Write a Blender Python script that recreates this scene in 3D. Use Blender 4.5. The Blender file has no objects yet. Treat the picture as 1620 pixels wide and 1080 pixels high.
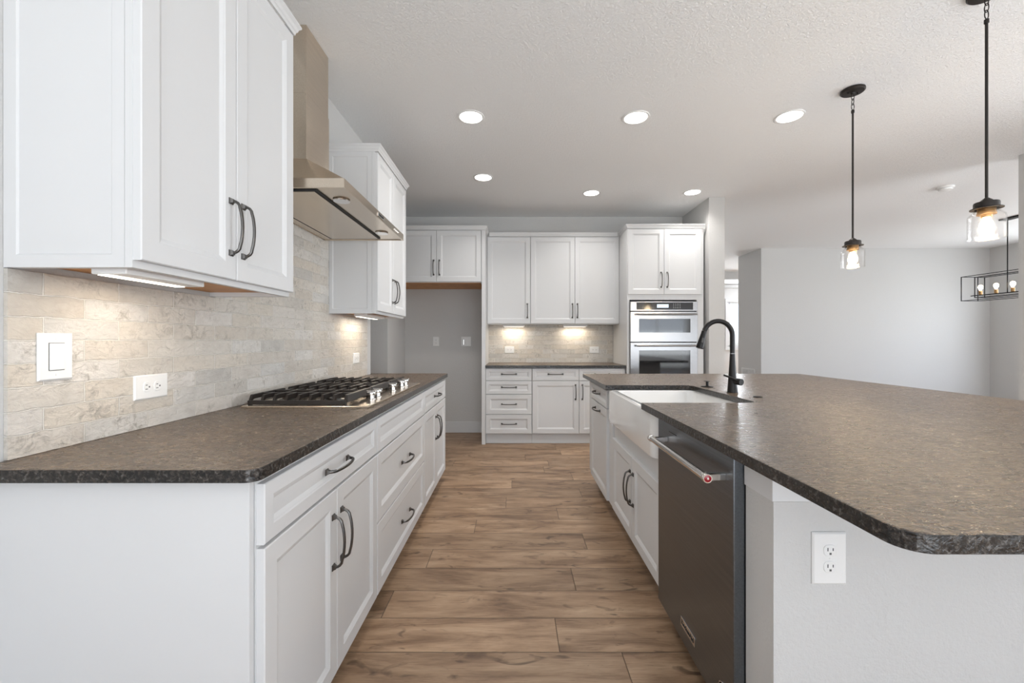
import bpy, bmesh, math, random
from mathutils import Vector, Matrix
random.seed(7)
PI = math.pi
D = bpy.data
SC = bpy.context.scene
COL = SC.collection

# ------------------------------------------------------------------ camera, world, sun, exposure
FPX, CX, CY, CAMH = 667.0, 813.5, 537.5, 1.2
cam_d = D.cameras.new('camera'); cam = D.objects.new('camera', cam_d); COL.objects.link(cam)
cam.location = (0, 0, CAMH); cam.rotation_euler = (PI/2, 0, 0)
cam_d.sensor_width = 36; cam_d.lens = FPX/1620*36
cam_d.shift_x = -(CX-810)/1620; cam_d.shift_y = (CY-540)/1620
cam_d.clip_start = 0.02
SC.camera = cam
w = D.worlds.new('world'); SC.world = w; w.use_nodes = True
nt = w.node_tree; bg = nt.nodes['Background']
tc = nt.nodes.new('ShaderNodeTexCoord'); sx = nt.nodes.new('ShaderNodeSeparateXYZ')
rp = nt.nodes.new('ShaderNodeValToRGB'); nt.links.new(tc.outputs['Generated'], sx.inputs[0])
mr = nt.nodes.new('ShaderNodeMapRange'); mr.inputs[1].default_value = -1; mr.inputs[2].default_value = 1
nt.links.new(sx.outputs['Z'], mr.inputs[0]); nt.links.new(mr.outputs[0], rp.inputs[0])
cr = rp.color_ramp; cr.elements[0].position = 0.40; cr.elements[0].color = (.16, .17, .15, 1)
cr.elements[1].position = 1.0; cr.elements[1].color = (.16, .34, .75, 1)
for p_, c_ in ((.495, (.30, .30, .28, 1)), (.505, (.80, .88, 1, 1)), (.62, (.42, .62, .98, 1))):
    e = cr.elements.new(p_); e.color = c_
nt.links.new(rp.outputs[0], bg.inputs[0]); bg.inputs[1].default_value = 2.2
SC.view_settings.view_transform = 'Standard'; SC.view_settings.look = 'None'
SC.view_settings.exposure = 0.47; SC.view_settings.gamma = 1; SC.view_settings.use_curve_mapping = False

def area(name, loc, rot, sx_, sy_, power, col=(1, 1, 1)):
    l = D.lights.new(name, 'AREA'); l.shape = 'RECTANGLE'; l.size = sx_; l.size_y = sy_
    l.energy = power; l.color = col
    o = D.objects.new(name, l); COL.objects.link(o); o.location = loc; o.rotation_euler = rot
    return o
# daylight entering through the glazed doors behind the camera and the windows of the other rooms
DAY = (.89, .945, 1)
R_ = math.radians
# relative strength of each source
K = dict(rear=.2, bounce=.1, side=.3, side_bounce=.65, dining=.5, dining_bounce=.1, front=2.2, down=.25, under=1.25, world=.9, added_fill=1.55, added_fill_right=.15)
for n_, x_ in (('daylight_rear_left', -.1), ('daylight_rear_middle', 2.75), ('daylight_rear_right', 5.6)):
    area(n_, (x_, -6.9, 1.25), (R_(90), 0, 0), 2.4, 2.2, 100*K['rear'], DAY)
    # light thrown up from the snow-covered ground outside
    area(n_+'_ground_bounce', (x_, -6.85, 1.1), (R_(145), 0, 0), 2.4, 1.6, 300*K['bounce'], DAY)
area('daylight_side', (7.3, 0.7, 1.35), (R_(90), 0, PI/2), 3.0, 1.9, 100*K['side'], DAY)
area('daylight_side_ground_bounce', (7.25, 0.7, 1.2), (R_(145), 0, PI/2), 3.0, 1.6, 200*K['side_bounce'], DAY)
area('daylight_dining', (8.2, 5.3, 1.45), (R_(90), 0, PI/2), 2.2, 1.7, 80*K['dining'], DAY)
area('daylight_dining_ground_bounce', (8.15, 5.3, 1.3), (R_(145), 0, PI/2), 2.2, 1.4, 80*K['dining_bounce'], DAY)
area('daylight_front_room', (7.0, 12.0, 1.64), (-PI/2, 0, 0), 1.6, 1.3, 80*K['front'], DAY)
# unseen fill lamps near the floor, added to brighten the ceiling
area('added_uplight_living', (1.6, -2.7, .25), (PI, 0, 0), 4.4, 2.4, 120*K['added_fill'], (.87, .935, 1))
area('added_uplight_dining', (3.4, 1.2, .25), (PI, 0, 0), 1.6, 3.0, 120*K['added_fill_right'], (.87, .935, 1))
bg.inputs[1].default_value *= K['world']

# ------------------------------------------------------------------ materials
def mat(name):
    m = D.materials.new(name); m.use_nodes = True
    return m, m.node_tree, m.node_tree.nodes['Principled BSDF']
def N(t, typ, **kw):
    n = t.nodes.new(typ)
    for k, v in kw.items():
        setattr(n, k, v)
    return n
def L(t, a, b): t.links.new(a, b)
def ramp(t, fac, stops, interp='LINEAR'):
    r = N(t, 'ShaderNodeValToRGB'); r.color_ramp.interpolation = interp
    els = r.color_ramp.elements
    while len(els) > 1: els.remove(els[0])
    els[0].position = stops[0][0]; els[0].color = (*stops[0][1], 1)
    for p, c in stops[1:]:
        e = els.new(p); e.color = (*c, 1)
    L(t, fac, r.inputs[0]); return r.outputs[0]
def noise(t, vec, scale, detail=4, rough=.55, dist=0):
    n = N(t, 'ShaderNodeTexNoise'); n.inputs['Scale'].default_value = scale
    n.inputs['Detail'].default_value = detail; n.inputs['Roughness'].default_value = rough
    n.inputs['Distortion'].default_value = dist
    L(t, vec, n.inputs['Vector']); return n.outputs['Fac']
def mapping(t, vec, scale=(1, 1, 1), loc=(0, 0, 0)):
    n = N(t, 'ShaderNodeMapping'); n.inputs['Scale'].default_value = scale; n.inputs['Location'].default_value = loc
    L(t, vec, n.inputs['Vector']); return n.outputs[0]
def pos(t): return N(t, 'ShaderNodeNewGeometry').outputs['Position']
def objc(t): return N(t, 'ShaderNodeTexCoord').outputs['Object']
def bump(t, p, h, strength, dist, prev=None):
    b = N(t, 'ShaderNodeBump'); b.inputs['Strength'].default_value = strength; b.inputs['Distance'].default_value = dist
    L(t, h, b.inputs['Height'])
    if prev: L(t, prev, b.inputs['Normal'])
    L(t, b.outputs[0], p.inputs['Normal']); return b.outputs[0]
def mix(t, fac, a, b, mode='MIX'):
    m = N(t, 'ShaderNodeMix', data_type='RGBA', blend_type=mode)
    for s, v in ((0, fac), (6, a), (7, b)):
        if isinstance(v, (int, float)): m.inputs[s].default_value = v
        elif isinstance(v, tuple): m.inputs[s].default_value = (*v, 1)
        else: L(t, v, m.inputs[s])
    return m.outputs[2]
def math_(t, op, a, b=0.0):
    m = N(t, 'ShaderNodeMath', operation=op)
    for i, v in ((0, a), (1, b)):
        if isinstance(v, (int, float)): m.inputs[i].default_value = v
        else: L(t, v, m.inputs[i])
    return m.outputs[0]

def plain(name, col, rough=.5, metal=0, spec=.5, bscale=None, bstr=.1, bdist=.001, coat=0):
    m, t, p = mat(name)
    p.inputs['Base Color'].default_value = (*col, 1); p.inputs['Roughness'].default_value = rough
    p.inputs['Metallic'].default_value = metal; p.inputs['Specular IOR Level'].default_value = spec
    p.inputs['Coat Weight'].default_value = coat
    if bscale:
        bump(t, p, noise(t, objc(t), bscale, 3), bstr, bdist)
    else:  # faint handling variation so that no surface is perfectly uniform
        r = N(t, 'ShaderNodeMapRange'); r.inputs[3].default_value = max(rough-.03, .02); r.inputs[4].default_value = rough+.04
        L(t, noise(t, objc(t), 6, 2), r.inputs[0]); L(t, r.outputs[0], p.inputs['Roughness'])
    return m
def emis(name, col, strength, base=(.8, .8, .8)):
    m, t, p = mat(name); p.inputs['Base Color'].default_value = (*base, 1)
    p.inputs['Emission Color'].default_value = (*col, 1); p.inputs['Emission Strength'].default_value = strength
    return m
def brushed(name, col, rough, axis, var=.06):
    m, t, p = mat(name)
    sc = [220, 220, 220]; sc[axis] = 3
    n = noise(t, mapping(t, pos(t), tuple(sc)), 1, 3)
    p.inputs['Metallic'].default_value = 1
    L(t, ramp(t, n, [(.3, tuple(c*(1-var) for c in col)), (.7, tuple(min(1, c*(1+var)) for c in col))]), p.inputs['Base Color'])
    r = N(t, 'ShaderNodeMapRange'); r.inputs[3].default_value = rough-.05; r.inputs[4].default_value = rough+.06
    L(t, n, r.inputs[0]); L(t, r.outputs[0], p.inputs['Roughness'])
    bump(t, p, n, .06, .0005)
    return m
def glassy(name, tint, bumpy=0, thr=.55):
    m, t, p = mat(name); t.nodes.remove(p)
    out = [n for n in t.nodes if n.type == 'OUTPUT_MATERIAL'][0]
    tr = N(t, 'ShaderNodeBsdfTransparent'); tr.inputs[0].default_value = (*tint, 1)
    gl = N(t, 'ShaderNodeBsdfGlossy'); gl.inputs['Roughness'].default_value = .05
    lw = N(t, 'ShaderNodeLayerWeight'); lw.inputs[0].default_value = .5
    mx = N(t, 'ShaderNodeMixShader')
    if bumpy:
        b = N(t, 'ShaderNodeBump'); b.inputs['Strength'].default_value = bumpy; b.inputs['Distance'].default_value = .004
        L(t, noise(t, mapping(t, objc(t), (90, 90, 140)), 1, 2), b.inputs['Height'])
        L(t, b.outputs[0], gl.inputs['Normal']); L(t, b.outputs[0], lw.inputs['Normal'])
    f_ = math_(t, 'ADD', math_(t, 'MULTIPLY', math_(t, 'POWER', lw.outputs['Facing'], 4.0), .45), .04)
    L(t, f_, mx.inputs[0]); L(t, tr.outputs[0], mx.inputs[1]); L(t, gl.outputs[0], mx.inputs[2])
    L(t, mx.outputs[0], out.inputs[0])
    return m

def m_wall(name, col):
    m, t, p = mat(name); g = pos(t)
    p.inputs['Base Color'].default_value = (*col, 1); p.inputs['Roughness'].default_value = .85
    p.inputs['Specular IOR Level'].default_value = .2
    a = noise(t, g, 95, 3, .6); bump(t, p, a, .45, .0045)
    return m
def m_ceiling():
    m, t, p = mat('ceiling_texture_paint'); g = pos(t)
    p.inputs['Base Color'].default_value = (.91, .91, .905, 1); p.inputs['Roughness'].default_value = .9
    p.inputs['Specular IOR Level'].default_value = .15
    a = noise(t, g, 75, 4, .65, .8); bump(t, p, a, .95, .010)
    return m
def m_tile(name, axis, joint, base, length=.2075, row=.0583):
    m, t, p = mat(name); g = pos(t)
    s = N(t, 'ShaderNodeSeparateXYZ'); L(t, g, s.inputs[0])
    dn = N(t, 'ShaderNodeTexNoise'); dn.inputs['Scale'].default_value = 26; dn.inputs['Detail'].default_value = 3; L(t, g, dn.inputs['Vector'])
    sd = N(t, 'ShaderNodeSeparateColor'); L(t, dn.outputs['Color'], sd.inputs[0])
    u = math_(t, 'ADD', math_(t, 'SUBTRACT', s.outputs[axis], joint-2*length*20), math_(t, 'MULTIPLY', math_(t, 'SUBTRACT', sd.outputs[0], .5), .004))
    v = math_(t, 'ADD', math_(t, 'SUBTRACT', s.outputs[2], base), math_(t, 'MULTIPLY', math_(t, 'SUBTRACT', sd.outputs[1], .5), .010))
    c = N(t, 'ShaderNodeCombineXYZ'); L(t, u, c.inputs[0]); L(t, v, c.inputs[1])
    b = N(t, 'ShaderNodeTexBrick'); L(t, c.outputs[0], b.inputs['Vector'])
    b.offset = .5; b.offset_frequency = 2; b.squash = 1
    for k, x in (('Scale', 1), ('Mortar Size', .0022), ('Mortar Smooth', .5), ('Bias', 0), ('Brick Width', length), ('Row Height', row)):
        b.inputs[k].default_value = x
    b.inputs['Color1'].default_value = (0, 0, 0, 1); b.inputs['Color2'].default_value = (1, 1, 1, 1); b.inputs['Mortar'].default_value = (.5, .5, .5, 1)
    rnd = N(t, 'ShaderNodeSeparateColor'); L(t, b.outputs['Color'], rnd.inputs[0])
    sh = math_(t, 'MULTIPLY', rnd.outputs[0], 37.0)
    off = N(t, 'ShaderNodeCombineXYZ'); L(t, sh, off.inputs[0]); L(t, sh, off.inputs[1])
    va = N(t, 'ShaderNodeVectorMath', operation='ADD'); L(t, g, va.inputs[0]); L(t, off.outputs[0], va.inputs[1])
    cloud = noise(t, va.outputs[0], 9, 5, .6, .4)
    col = ramp(t, rnd.outputs[0], [(0, (.68, .655, .62)), (.25, (.59, .54, .475)), (.45, (.70, .675, .635)), (.62, (.54, .52, .485)), (.8, (.64, .585, .51)), (1, (.63, .615, .585))])
    col = mix(t, 1.0, col, ramp(t, cloud, [(.25, (.80, .79, .78)), (.5, (1, 1, 1)), (.75, (1.07, 1.06, 1.05))]), 'MULTIPLY')
    stain = noise(t, va.outputs[0], 30, 6, .75, 1.6)
    st = math_(t, 'MULTIPLY', ramp(t, stain, [(.46, (0, 0, 0)), (.62, (1, 1, 1))]), ramp(t, cloud, [(.47, (0, 0, 0)), (.62, (1, 1, 1))]))
    col = mix(t, math_(t, 'MULTIPLY', st, .8), col, (.29, .265, .23))
    col = mix(t, b.outputs['Fac'], col, (.82, .79, .73))
    L(t, col, p.inputs['Base Color']); p.inputs['Roughness'].default_value = .55
    h = math_(t, 'ADD', math_(t, 'MULTIPLY', b.outputs['Fac'], -1.0), math_(t, 'MULTIPLY', noise(t, mapping(t, va.outputs[0], (1, 1, 2)), 24, 5, .65, .8), 1.5))
    bump(t, p, h, .9, .0045)
    return m
def m_granite(edge):  # near-black speckle for the slab sides, lighter brown for the top faces
    m, t, p = mat('dark_granite_edge' if edge else 'leathered_brown_granite'); g = pos(t)
    gs = g if edge else mapping(t, g, (.38, 1, 1))
    a = noise(t, gs, 150, 5, .8, .4); b = noise(t, g, 38, 4, .7, .8); c = noise(t, gs, 240, 2, .6); d = noise(t, g, 7, 3, .5)
    if edge:
        a = noise(t, g, 85, 5, .8, .4)
        col = ramp(t, a, [(.36, (.004, .004, .004)), (.48, (.012, .010, .009)), (.56, (.045, .038, .032)), (.65, (.13, .128, .125)), (.8, (.28, .29, .29))])
        col = mix(t, math_(t, 'MULTIPLY', ramp(t, b, [(.45, (0, 0, 0)), (.60, (1, 1, 1))]), .5), col, (.012, .011, .010))
    else:
        col = ramp(t, a, [(.32, (.014, .011, .009)), (.44, (.045, .033, .024)), (.53, (.125, .092, .066)), (.63, (.23, .175, .13)), (.78, (.40, .345, .29))])
        col = mix(t, math_(t, 'MULTIPLY', ramp(t, b, [(.45, (0, 0, 0)), (.60, (1, 1, 1))]), .45), col, (.045, .034, .026))
        col = mix(t, math_(t, 'MULTIPLY', ramp(t, c, [(.66, (0, 0, 0)), (.72, (1, 1, 1))]), .6), col, (.34, .30, .25))
    col = mix(t, 1.0, col, ramp(t, d, [(.3, (.85, .85, .85) if edge else (1.05, .99, .92)), (.7, (1.2, 1.15, 1.1) if edge else (1.42, 1.32, 1.20))]), 'MULTIPLY')
    L(t, col, p.inputs['Base Color'])
    p.inputs['Specular IOR Level'].default_value = .5 if edge else .8
    if edge:
        p.inputs['Roughness'].default_value = .25
        bump(t, p, noise(t, g, 70, 3, .55, .6), .35, .005)
    else:
        L(t, ramp(t, b, [(.3, (.24, .24, .24)), (.7, (.34, .34, .34))]), p.inputs['Roughness'])
        b1 = bump(t, p, noise(t, mapping(t, g, (.33, 1, 1)), 120, 3, .6, .5), 1.0, .0055)
        bump(t, p, noise(t, gs, 300, 2, .5), .5, .0015, b1)
    return m
def m_floor():
    m, t, p = mat('rustic_oak_laminate')
    uv = N(t, 'ShaderNodeUVMap', uv_map='plank').outputs[0]
    at = N(t, 'ShaderNodeAttribute', attribute_name='plank_info'); sa = N(t, 'ShaderNodeSeparateColor'); L(t, at.outputs['Color'], sa.inputs[0])
    off = N(t, 'ShaderNodeCombineXYZ'); L(t, math_(t, 'MULTIPLY', sa.outputs[0], 41.0), off.inputs[0]); L(t, math_(t, 'MULTIPLY', sa.outputs[1], 17.0), off.inputs[1])
    va = N(t, 'ShaderNodeVectorMath', operation='ADD'); L(t, uv, va.inputs[0]); L(t, off.outputs[0], va.inputs[1])
    v = va.outputs[0]
    broad = noise(t, mapping(t, v, (1.5, 7.5, 1)), 1.5, 5, .6, .5)
    grain = noise(t, mapping(t, v, (9, 190, 1)), 1.2, 6, .65, .5)
    knot = noise(t, mapping(t, v, (4.5, 11, 1)), 1.3, 3, .5, 1.5)
    col = ramp(t, broad, [(.25, (.125, .070, .042)), (.40, (.235, .145, .087)), (.53, (.350, .228, .142)), (.72, (.46, .320, .208))])
    col = mix(t, 1.0, col, ramp(t, grain, [(.28, (.62, .58, .55)), (.46, (.95, .95, .95)), (.75, (1.16, 1.16, 1.16))]), 'MULTIPLY')
    col = mix(t, math_(t, 'MULTIPLY', ramp(t, knot, [(.60, (0, 0, 0)), (.72, (1, 1, 1))]), .72), col, (.075, .043, .028))
    lim = noise(t, mapping(t, v, (14, 60, 1)), 1.6, 3, .6, 2.5)
    col = mix(t, math_(t, 'MULTIPLY', ramp(t, lim, [(.70, (0, 0, 0)), (.76, (1, 1, 1))]), .45), col, (.50, .39, .29))
    tint = math_(t, 'ADD', math_(t, 'MULTIPLY', sa.outputs[0], .34), .84)
    cb = N(t, 'ShaderNodeCombineColor'); L(t, tint, cb.inputs[0]); L(t, tint, cb.inputs[1]); L(t, tint, cb.inputs[2])
    col = mix(t, 1.0, col, cb.outputs[0], 'MULTIPLY')
    s = N(t, 'ShaderNodeSeparateXYZ'); L(t, uv, s.inputs[0])
    length = math_(t, 'MULTIPLY', sa.outputs[2], 4.0)
    e1 = math_(t, 'MINIMUM', s.outputs[1], math_(t, 'SUBTRACT', .199, s.outputs[1]))
    e2 = math_(t, 'MINIMUM', s.outputs[0], math_(t, 'SUBTRACT', length, s.outputs[0]))
    e = math_(t, 'MINIMUM', e1, e2)
    gr = N(t, 'ShaderNodeMapRange'); gr.inputs[1].default_value = .0008; gr.inputs[2].default_value = .0028; gr.inputs[3].default_value = 1; gr.inputs[4].default_value = 0
    L(t, e, gr.inputs[0])
    col = mix(t, math_(t, 'MULTIPLY', gr.outputs[0], .72), col, (.045, .028, .018))
    L(t, col, p.inputs['Base Color'])
    L(t, ramp(t, grain, [(.3, (.46, .46, .46)), (.7, (.34, .34, .34))]), p.inputs['Roughness'])
    p.inputs['Specular IOR Level'].default_value = .4
    b1 = bump(t, p, grain, .12, .001)
    bump(t, p, math_(t, 'MULTIPLY', gr.outputs[0], -1.0), .6, .002, b1)
    return m
def m_wood():
    m, t, p = mat('unfinished_maple_underside')
    n = noise(t, mapping(t, pos(t), (4, 4, 60)), 2, 4)
    L(t, ramp(t, n, [(.3, (.50, .22, .07)), (.7, (.66, .32, .11))]), p.inputs['Base Color']); p.inputs['Roughness'].default_value = .5
    return m

M = {}
M['wall'] = m_wall('warm_grey_wall_paint', (.60, .595, .585))
M['ceil'] = m_ceiling()
M['white'] = plain('white_cabinet_paint', (.67, .675, .68), .5)
M['trim'] = plain('white_trim_paint', (.67, .675, .68), .45)
M['dark'] = plain('dark_gap', (.03, .03, .03), .8)
M['pewter'] = plain('dark_pewter_metal', (.12, .115, .11), .30, 1)
M['steel'] = brushed('stainless_steel', (.37, .37, .375), .24, 0)
M['steel_y'] = brushed('stainless_steel_hood', (.66, .575, .475), .24, 1)
M['barsteel'] = plain('satin_steel_bar', (.30, .295, .29), .3, 1)
M['chrome'] = plain('polished_steel', (.78, .76, .74), .12, 1)
M['blacksteel'] = brushed('black_stainless_steel', (.185, .203, .225), .30, 1, .10)
M['ovenglass'] = plain('black_oven_glass', (.012, .012, .013), .04, 0, .9)
M['display'] = plain('control_panel_glass', (.02, .02, .022), .06, 0, .9)
M['plastic'] = plain('white_plastic', (.82, .82, .81), .35)
M['slot'] = plain('slot_shadow_plastic', (.10, .10, .10), .6)
M['iron'] = plain('cast_iron', (.022, .018, .016), .42, 0, .5, 300, .2, .0004)
M['bronze'] = plain('oil_rubbed_bronze', (.030, .026, .024), .40, .6)
M['blackmetal'] = plain('matte_black_metal', (.022, .021, .021), .30, .7)
M['porcelain'] = plain('glazed_fireclay', (.84, .84, .83), .07, 0, .6, coat=.5)
M['red'] = plain('red_enamel', (.30, .006, .015), .2)
M['glass'] = glassy('seeded_clear_glass', (.99, .985, .98), .35)
M['pane'] = glassy('window_glass', (.97, .98, .98))
M['bulb'] = emis('warm_bulb_glow', (1, .80, .52), 11)
M['brass'] = plain('antique_brass', (.42, .26, .12), .35, .9)
M['downlight'] = emis('recessed_led_lens', (1, .965, .91), 5)
M['undercab'] = emis('under_cabinet_led_lens', (1, .90, .76), 3)
M['hoodlamp'] = plain('hood_lamp_lens', (.50, .46, .40), .15)
M['granite'] = [m_granite(False), m_granite(True)]
M['tileL'] = m_tile('brick_tile_left', 1, 1.088, .9077)
M['tileB'] = m_tile('brick_tile_back', 0, .06, .905)
M['floor'] = m_floor()
M['maple'] = m_wood()

# ------------------------------------------------------------------ mesh helpers (world coordinates in, local mesh out)
def wloc(o):
    v = Vector((0, 0, 0))
    while o: v += o.location; o = o.parent
    return v
def obj(name, bm, m, parent=None, loc=None, smooth=False, recalc=True):
    """bm in world coordinates; origin at `loc` (or the parent's origin)"""
    if recalc: bmesh.ops.recalc_face_normals(bm, faces=bm.faces)
    o_w = Vector(loc) if loc is not None else (wloc(parent) if parent else Vector((0, 0, 0)))
    bmesh.ops.translate(bm, vec=-o_w, verts=bm.verts)
    me = D.meshes.new(name); bm.to_mesh(me); bm.free()
    for x in (m if isinstance(m, (list, tuple)) else [m]): me.materials.append(x)
    if smooth:
        for f in me.polygons: f.use_smooth = True
        try: me.set_sharp_from_angle(angle=math.radians(38))
        except Exception: pass
    o = D.objects.new(name, me); COL.objects.link(o)
    if parent: o.parent = parent; o.location = o_w - wloc(parent)
    else: o.location = o_w
    return o
def tag(o, label=None, cat=None, group=None, kind=None):
    for k, v in (('label', label), ('category', cat), ('group', group), ('kind', kind)):
        if v: o[k] = v
    return o
def thing(name, loc, label, cat, group=None):
    o = D.objects.new(name, None); COL.objects.link(o); o.location = loc; o.empty_display_size = .05
    return tag(o, label, cat, group)
def NB(): return bmesh.new()
def box(bm, x0, x1, y0, y1, z0, z1, bev=0, mi=0):
    g = bmesh.ops.create_cube(bm, size=1)
    vs = g['verts']
    for v in vs:
        v.co = Vector(((x0+x1)/2+v.co.x*(x1-x0), (y0+y1)/2+v.co.y*(y1-y0), (z0+z1)/2+v.co.z*(z1-z0)))
    fs = list({f for v in vs for f in v.link_faces})
    for f in fs: f.material_index = mi
    if bev:
        es = list({e for v in vs for e in v.link_edges})
        r = bmesh.ops.bevel(bm, geom=es, offset=bev, segments=2, affect='EDGES', profile=.5)
        for f in r['faces']: f.material_index = mi
    return bm
def boxes(*bs, bev=0):
    bm = NB()
    for b in bs: box(bm, *b, bev=bev)
    return bm
def loops(bm, rings, cap0=True, cap1=True, mi=0):
    R = [[bm.verts.new(c) for c in r] for r in rings]; n = len(R[0])
    for a, b in zip(R, R[1:]):
        for i in range(n):
            f = bm.faces.new((a[i], a[(i+1) % n], b[(i+1) % n], b[i])); f.material_index = mi
    if cap0: bm.faces.new(R[0][::-1]).material_index = mi
    if cap1: bm.faces.new(R[-1]).material_index = mi
    return bm
def lathe(bm, prof, c=(0, 0, 0), axis=(0, 0, 1), n=32, caps=True, mi=0):
    q = Vector((0, 0, 1)).rotation_difference(Vector(axis).normalized()); c = Vector(c)
    rings = [[c + q @ Vector((r*math.cos(2*PI*i/n), r*math.sin(2*PI*i/n), z)) for i in range(n)] for r, z in prof]
    return loops(bm, rings, caps, caps, mi)
def tube(bm, pts, rad, n=12, caps=True, flat=1.0, mi=0):
    pts = [Vector(p) for p in pts]; rs = rad if isinstance(rad, (list, tuple)) else [rad]*len(pts)
    rings = []; up = None
    for i, p in enumerate(pts):
        t = (pts[min(i+1, len(pts)-1)] - pts[max(i-1, 0)]).normalized()
        if up is None:
            up = t.orthogonal().normalized() if abs(t.x) > .9 or abs(t.z) > .99 else t.cross(Vector((0, 0, 1))).normalized()
        up = (up - t*up.dot(t)).normalized(); s = t.cross(up)
        rings.append([p + up*rs[i]*math.cos(2*PI*k/n) + s*rs[i]*flat*math.sin(2*PI*k/n) for k in range(n)])
    return loops(bm, rings, caps, caps, mi)
def rrect(x0, x1, y0, y1, r, z, n=6):
    out = []
    for cx_, cy_, a0 in ((x1-r, y1-r, 0), (x0+r, y1-r, 90), (x0+r, y0+r, 180), (x1-r, y0+r, 270)):
        for k in range(n+1):
            a = math.radians(a0+90*k/n); out.append(Vector((cx_+r*math.cos(a), cy_+r*math.sin(a), z)))
    return out
def slab(poly, z0, z1, bev=.003):
    bm = NB()
    def inset(poly, d):
        n = len(poly); out = []
        for i in range(n):
            a, b, c = Vector(poly[i-1]), Vector(poly[i]), Vector(poly[(i+1) % n])
            e1 = (b-a).normalized(); e2 = (c-b).normalized()
            n1 = Vector((-e1.y, e1.x)); n2 = Vector((-e2.y, e2.x)); m_ = (n1+n2)
            m_ = m_/max(m_.dot(n1), .3) if m_.length > 1e-6 else n1
            out.append(b + m_*d)
        return out
    ins = inset(poly, bev); ins2 = inset(poly, bev*.3)
    rings = [[(p[0], p[1], z0) for p in ins2], [(p[0], p[1], z0+bev*.3) for p in poly], [(p[0], p[1], z1-bev) for p in poly],
             [(p.x, p.y, z1-bev*.3) for p in ins2], [(p.x, p.y, z1) for p in ins]]
    loops(bm, rings)
    bm.normal_update()
    for f in bm.faces: f.material_index = 0 if abs(f.normal.z) > .6 and f.calc_center_median().z > (z0+z1)/2 else 1
    return bm
def arc(cx_, cy_, r, a0, a1, n=6):
    return [(cx_+r*math.cos(math.radians(a0+(a1-a0)*k/n)), cy_+r*math.sin(math.radians(a0+(a1-a0)*k/n))) for k in range(n+1)]

# facing frames: (u along the run, v up, w outward) -> world
def F_left(xb): return lambda u, v, w_: Vector((xb+w_, u, v))      # faces +X
def F_isl(xb): return lambda u, v, w_: Vector((xb-w_, u, v))       # faces -X
def F_back(yb): return lambda u, v, w_: Vector((u, yb-w_, v))      # faces -Y
def shaker(F, u0, u1, v0, v1, T=.02, st=.055, recess=.009):
    bm = NB()
    def r(i, w_): return [F(u0+i, v0+i, w_), F(u1-i, v0+i, w_), F(u1-i, v1-i, w_), F(u0+i, v1-i, w_)]
    st = min(st, (v1-v0)*.27)
    rings = [r(0, 0), r(0, T-.0025), r(.0025, T), r(st-.003, T), r(st, T-.002), r(st+.004, T-.0035), r(st+.013, T-recess)]
    return loops(bm, rings)
def handle_mesh():
    bm = NB(); Lh = .082
    pts = []
    for k in range(5):     # foot arm curving outwards
        a = k/4; pts.append((0, .004+.026*math.sin(a*PI/2)**.9, -Lh+.0*a+.022*(1-math.cos(a*PI/2))))
    top = [(0, p[1], -p[2]) for p in reversed(pts)]
    mid = [(0, .031+.007*math.cos(z/ .062*PI/2), z) for z in (-.045, -.03, -.015, 0, .015, .03, .045)]
    path = pts+mid+top; n = len(path)
    rad = [.0052+.0006*abs(i-(n-1)/2)/n for i in range(n)]
    tube(bm, path, rad, 8, flat=.85)
    for s in (-1, 1):
        z = s*Lh
        loops(bm, [[Vector((a*h, y, z+b*h)) for a, b in ((-1, -1), (1, -1), (1, 1), (-1, 1))] for y, h in ((0, .0095), (.003, .0095), (.005, .007), (.011, .0052))])
    bmesh.ops.recalc_face_normals(bm, faces=bm.faces)
    me = D.meshes.new('handle'); bm.to_mesh(me); bm.free(); me.materials.append(M['pewter'])
    for f in me.polygons: f.use_smooth = True
    try: me.set_sharp_from_angle(angle=math.radians(40))
    except Exception: pass
    return me
HM = handle_mesh()
def handle(parent, F, u, v, T, horiz):
    """a pull on the front of `parent`; u, v = centre"""
    o = D.objects.new('handle', HM); COL.objects.link(o); o.parent = parent
    o.location = F(u, v, T) - wloc(parent)
    eu = (F(1, 0, 0)-F(0, 0, 0)); ev = Vector((0, 0, 1)); ew = (F(0, 0, 1)-F(0, 0, 0))
    z_ = eu if horiz else ev; x_ = ew.cross(z_)
    o.rotation_euler = Matrix((x_, ew, z_)).transposed().to_euler()
    return o
def front(name, parent, F, u0, u1, v0, v1, h=None, T=.02, st=.055):
    """door or drawer front; h = (u, v, horizontal)"""
    o = obj(name, shaker(F, u0, u1, v0, v1, T, st), M['white'], parent)
    if h: handle(o, F, h[0], h[1], T, h[2])
    return o
G = .0015
def fbox(F, u0, u1, v0, v1, w0, w1, bm=None, bev=0):
    a = F(u0, v0, w0); b = F(u1, v1, w1)
    return box(bm or NB(), min(a.x, b.x), max(a.x, b.x), min(a.y, b.y), max(a.y, b.y), min(a.z, b.z), max(a.z, b.z), bev)

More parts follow.
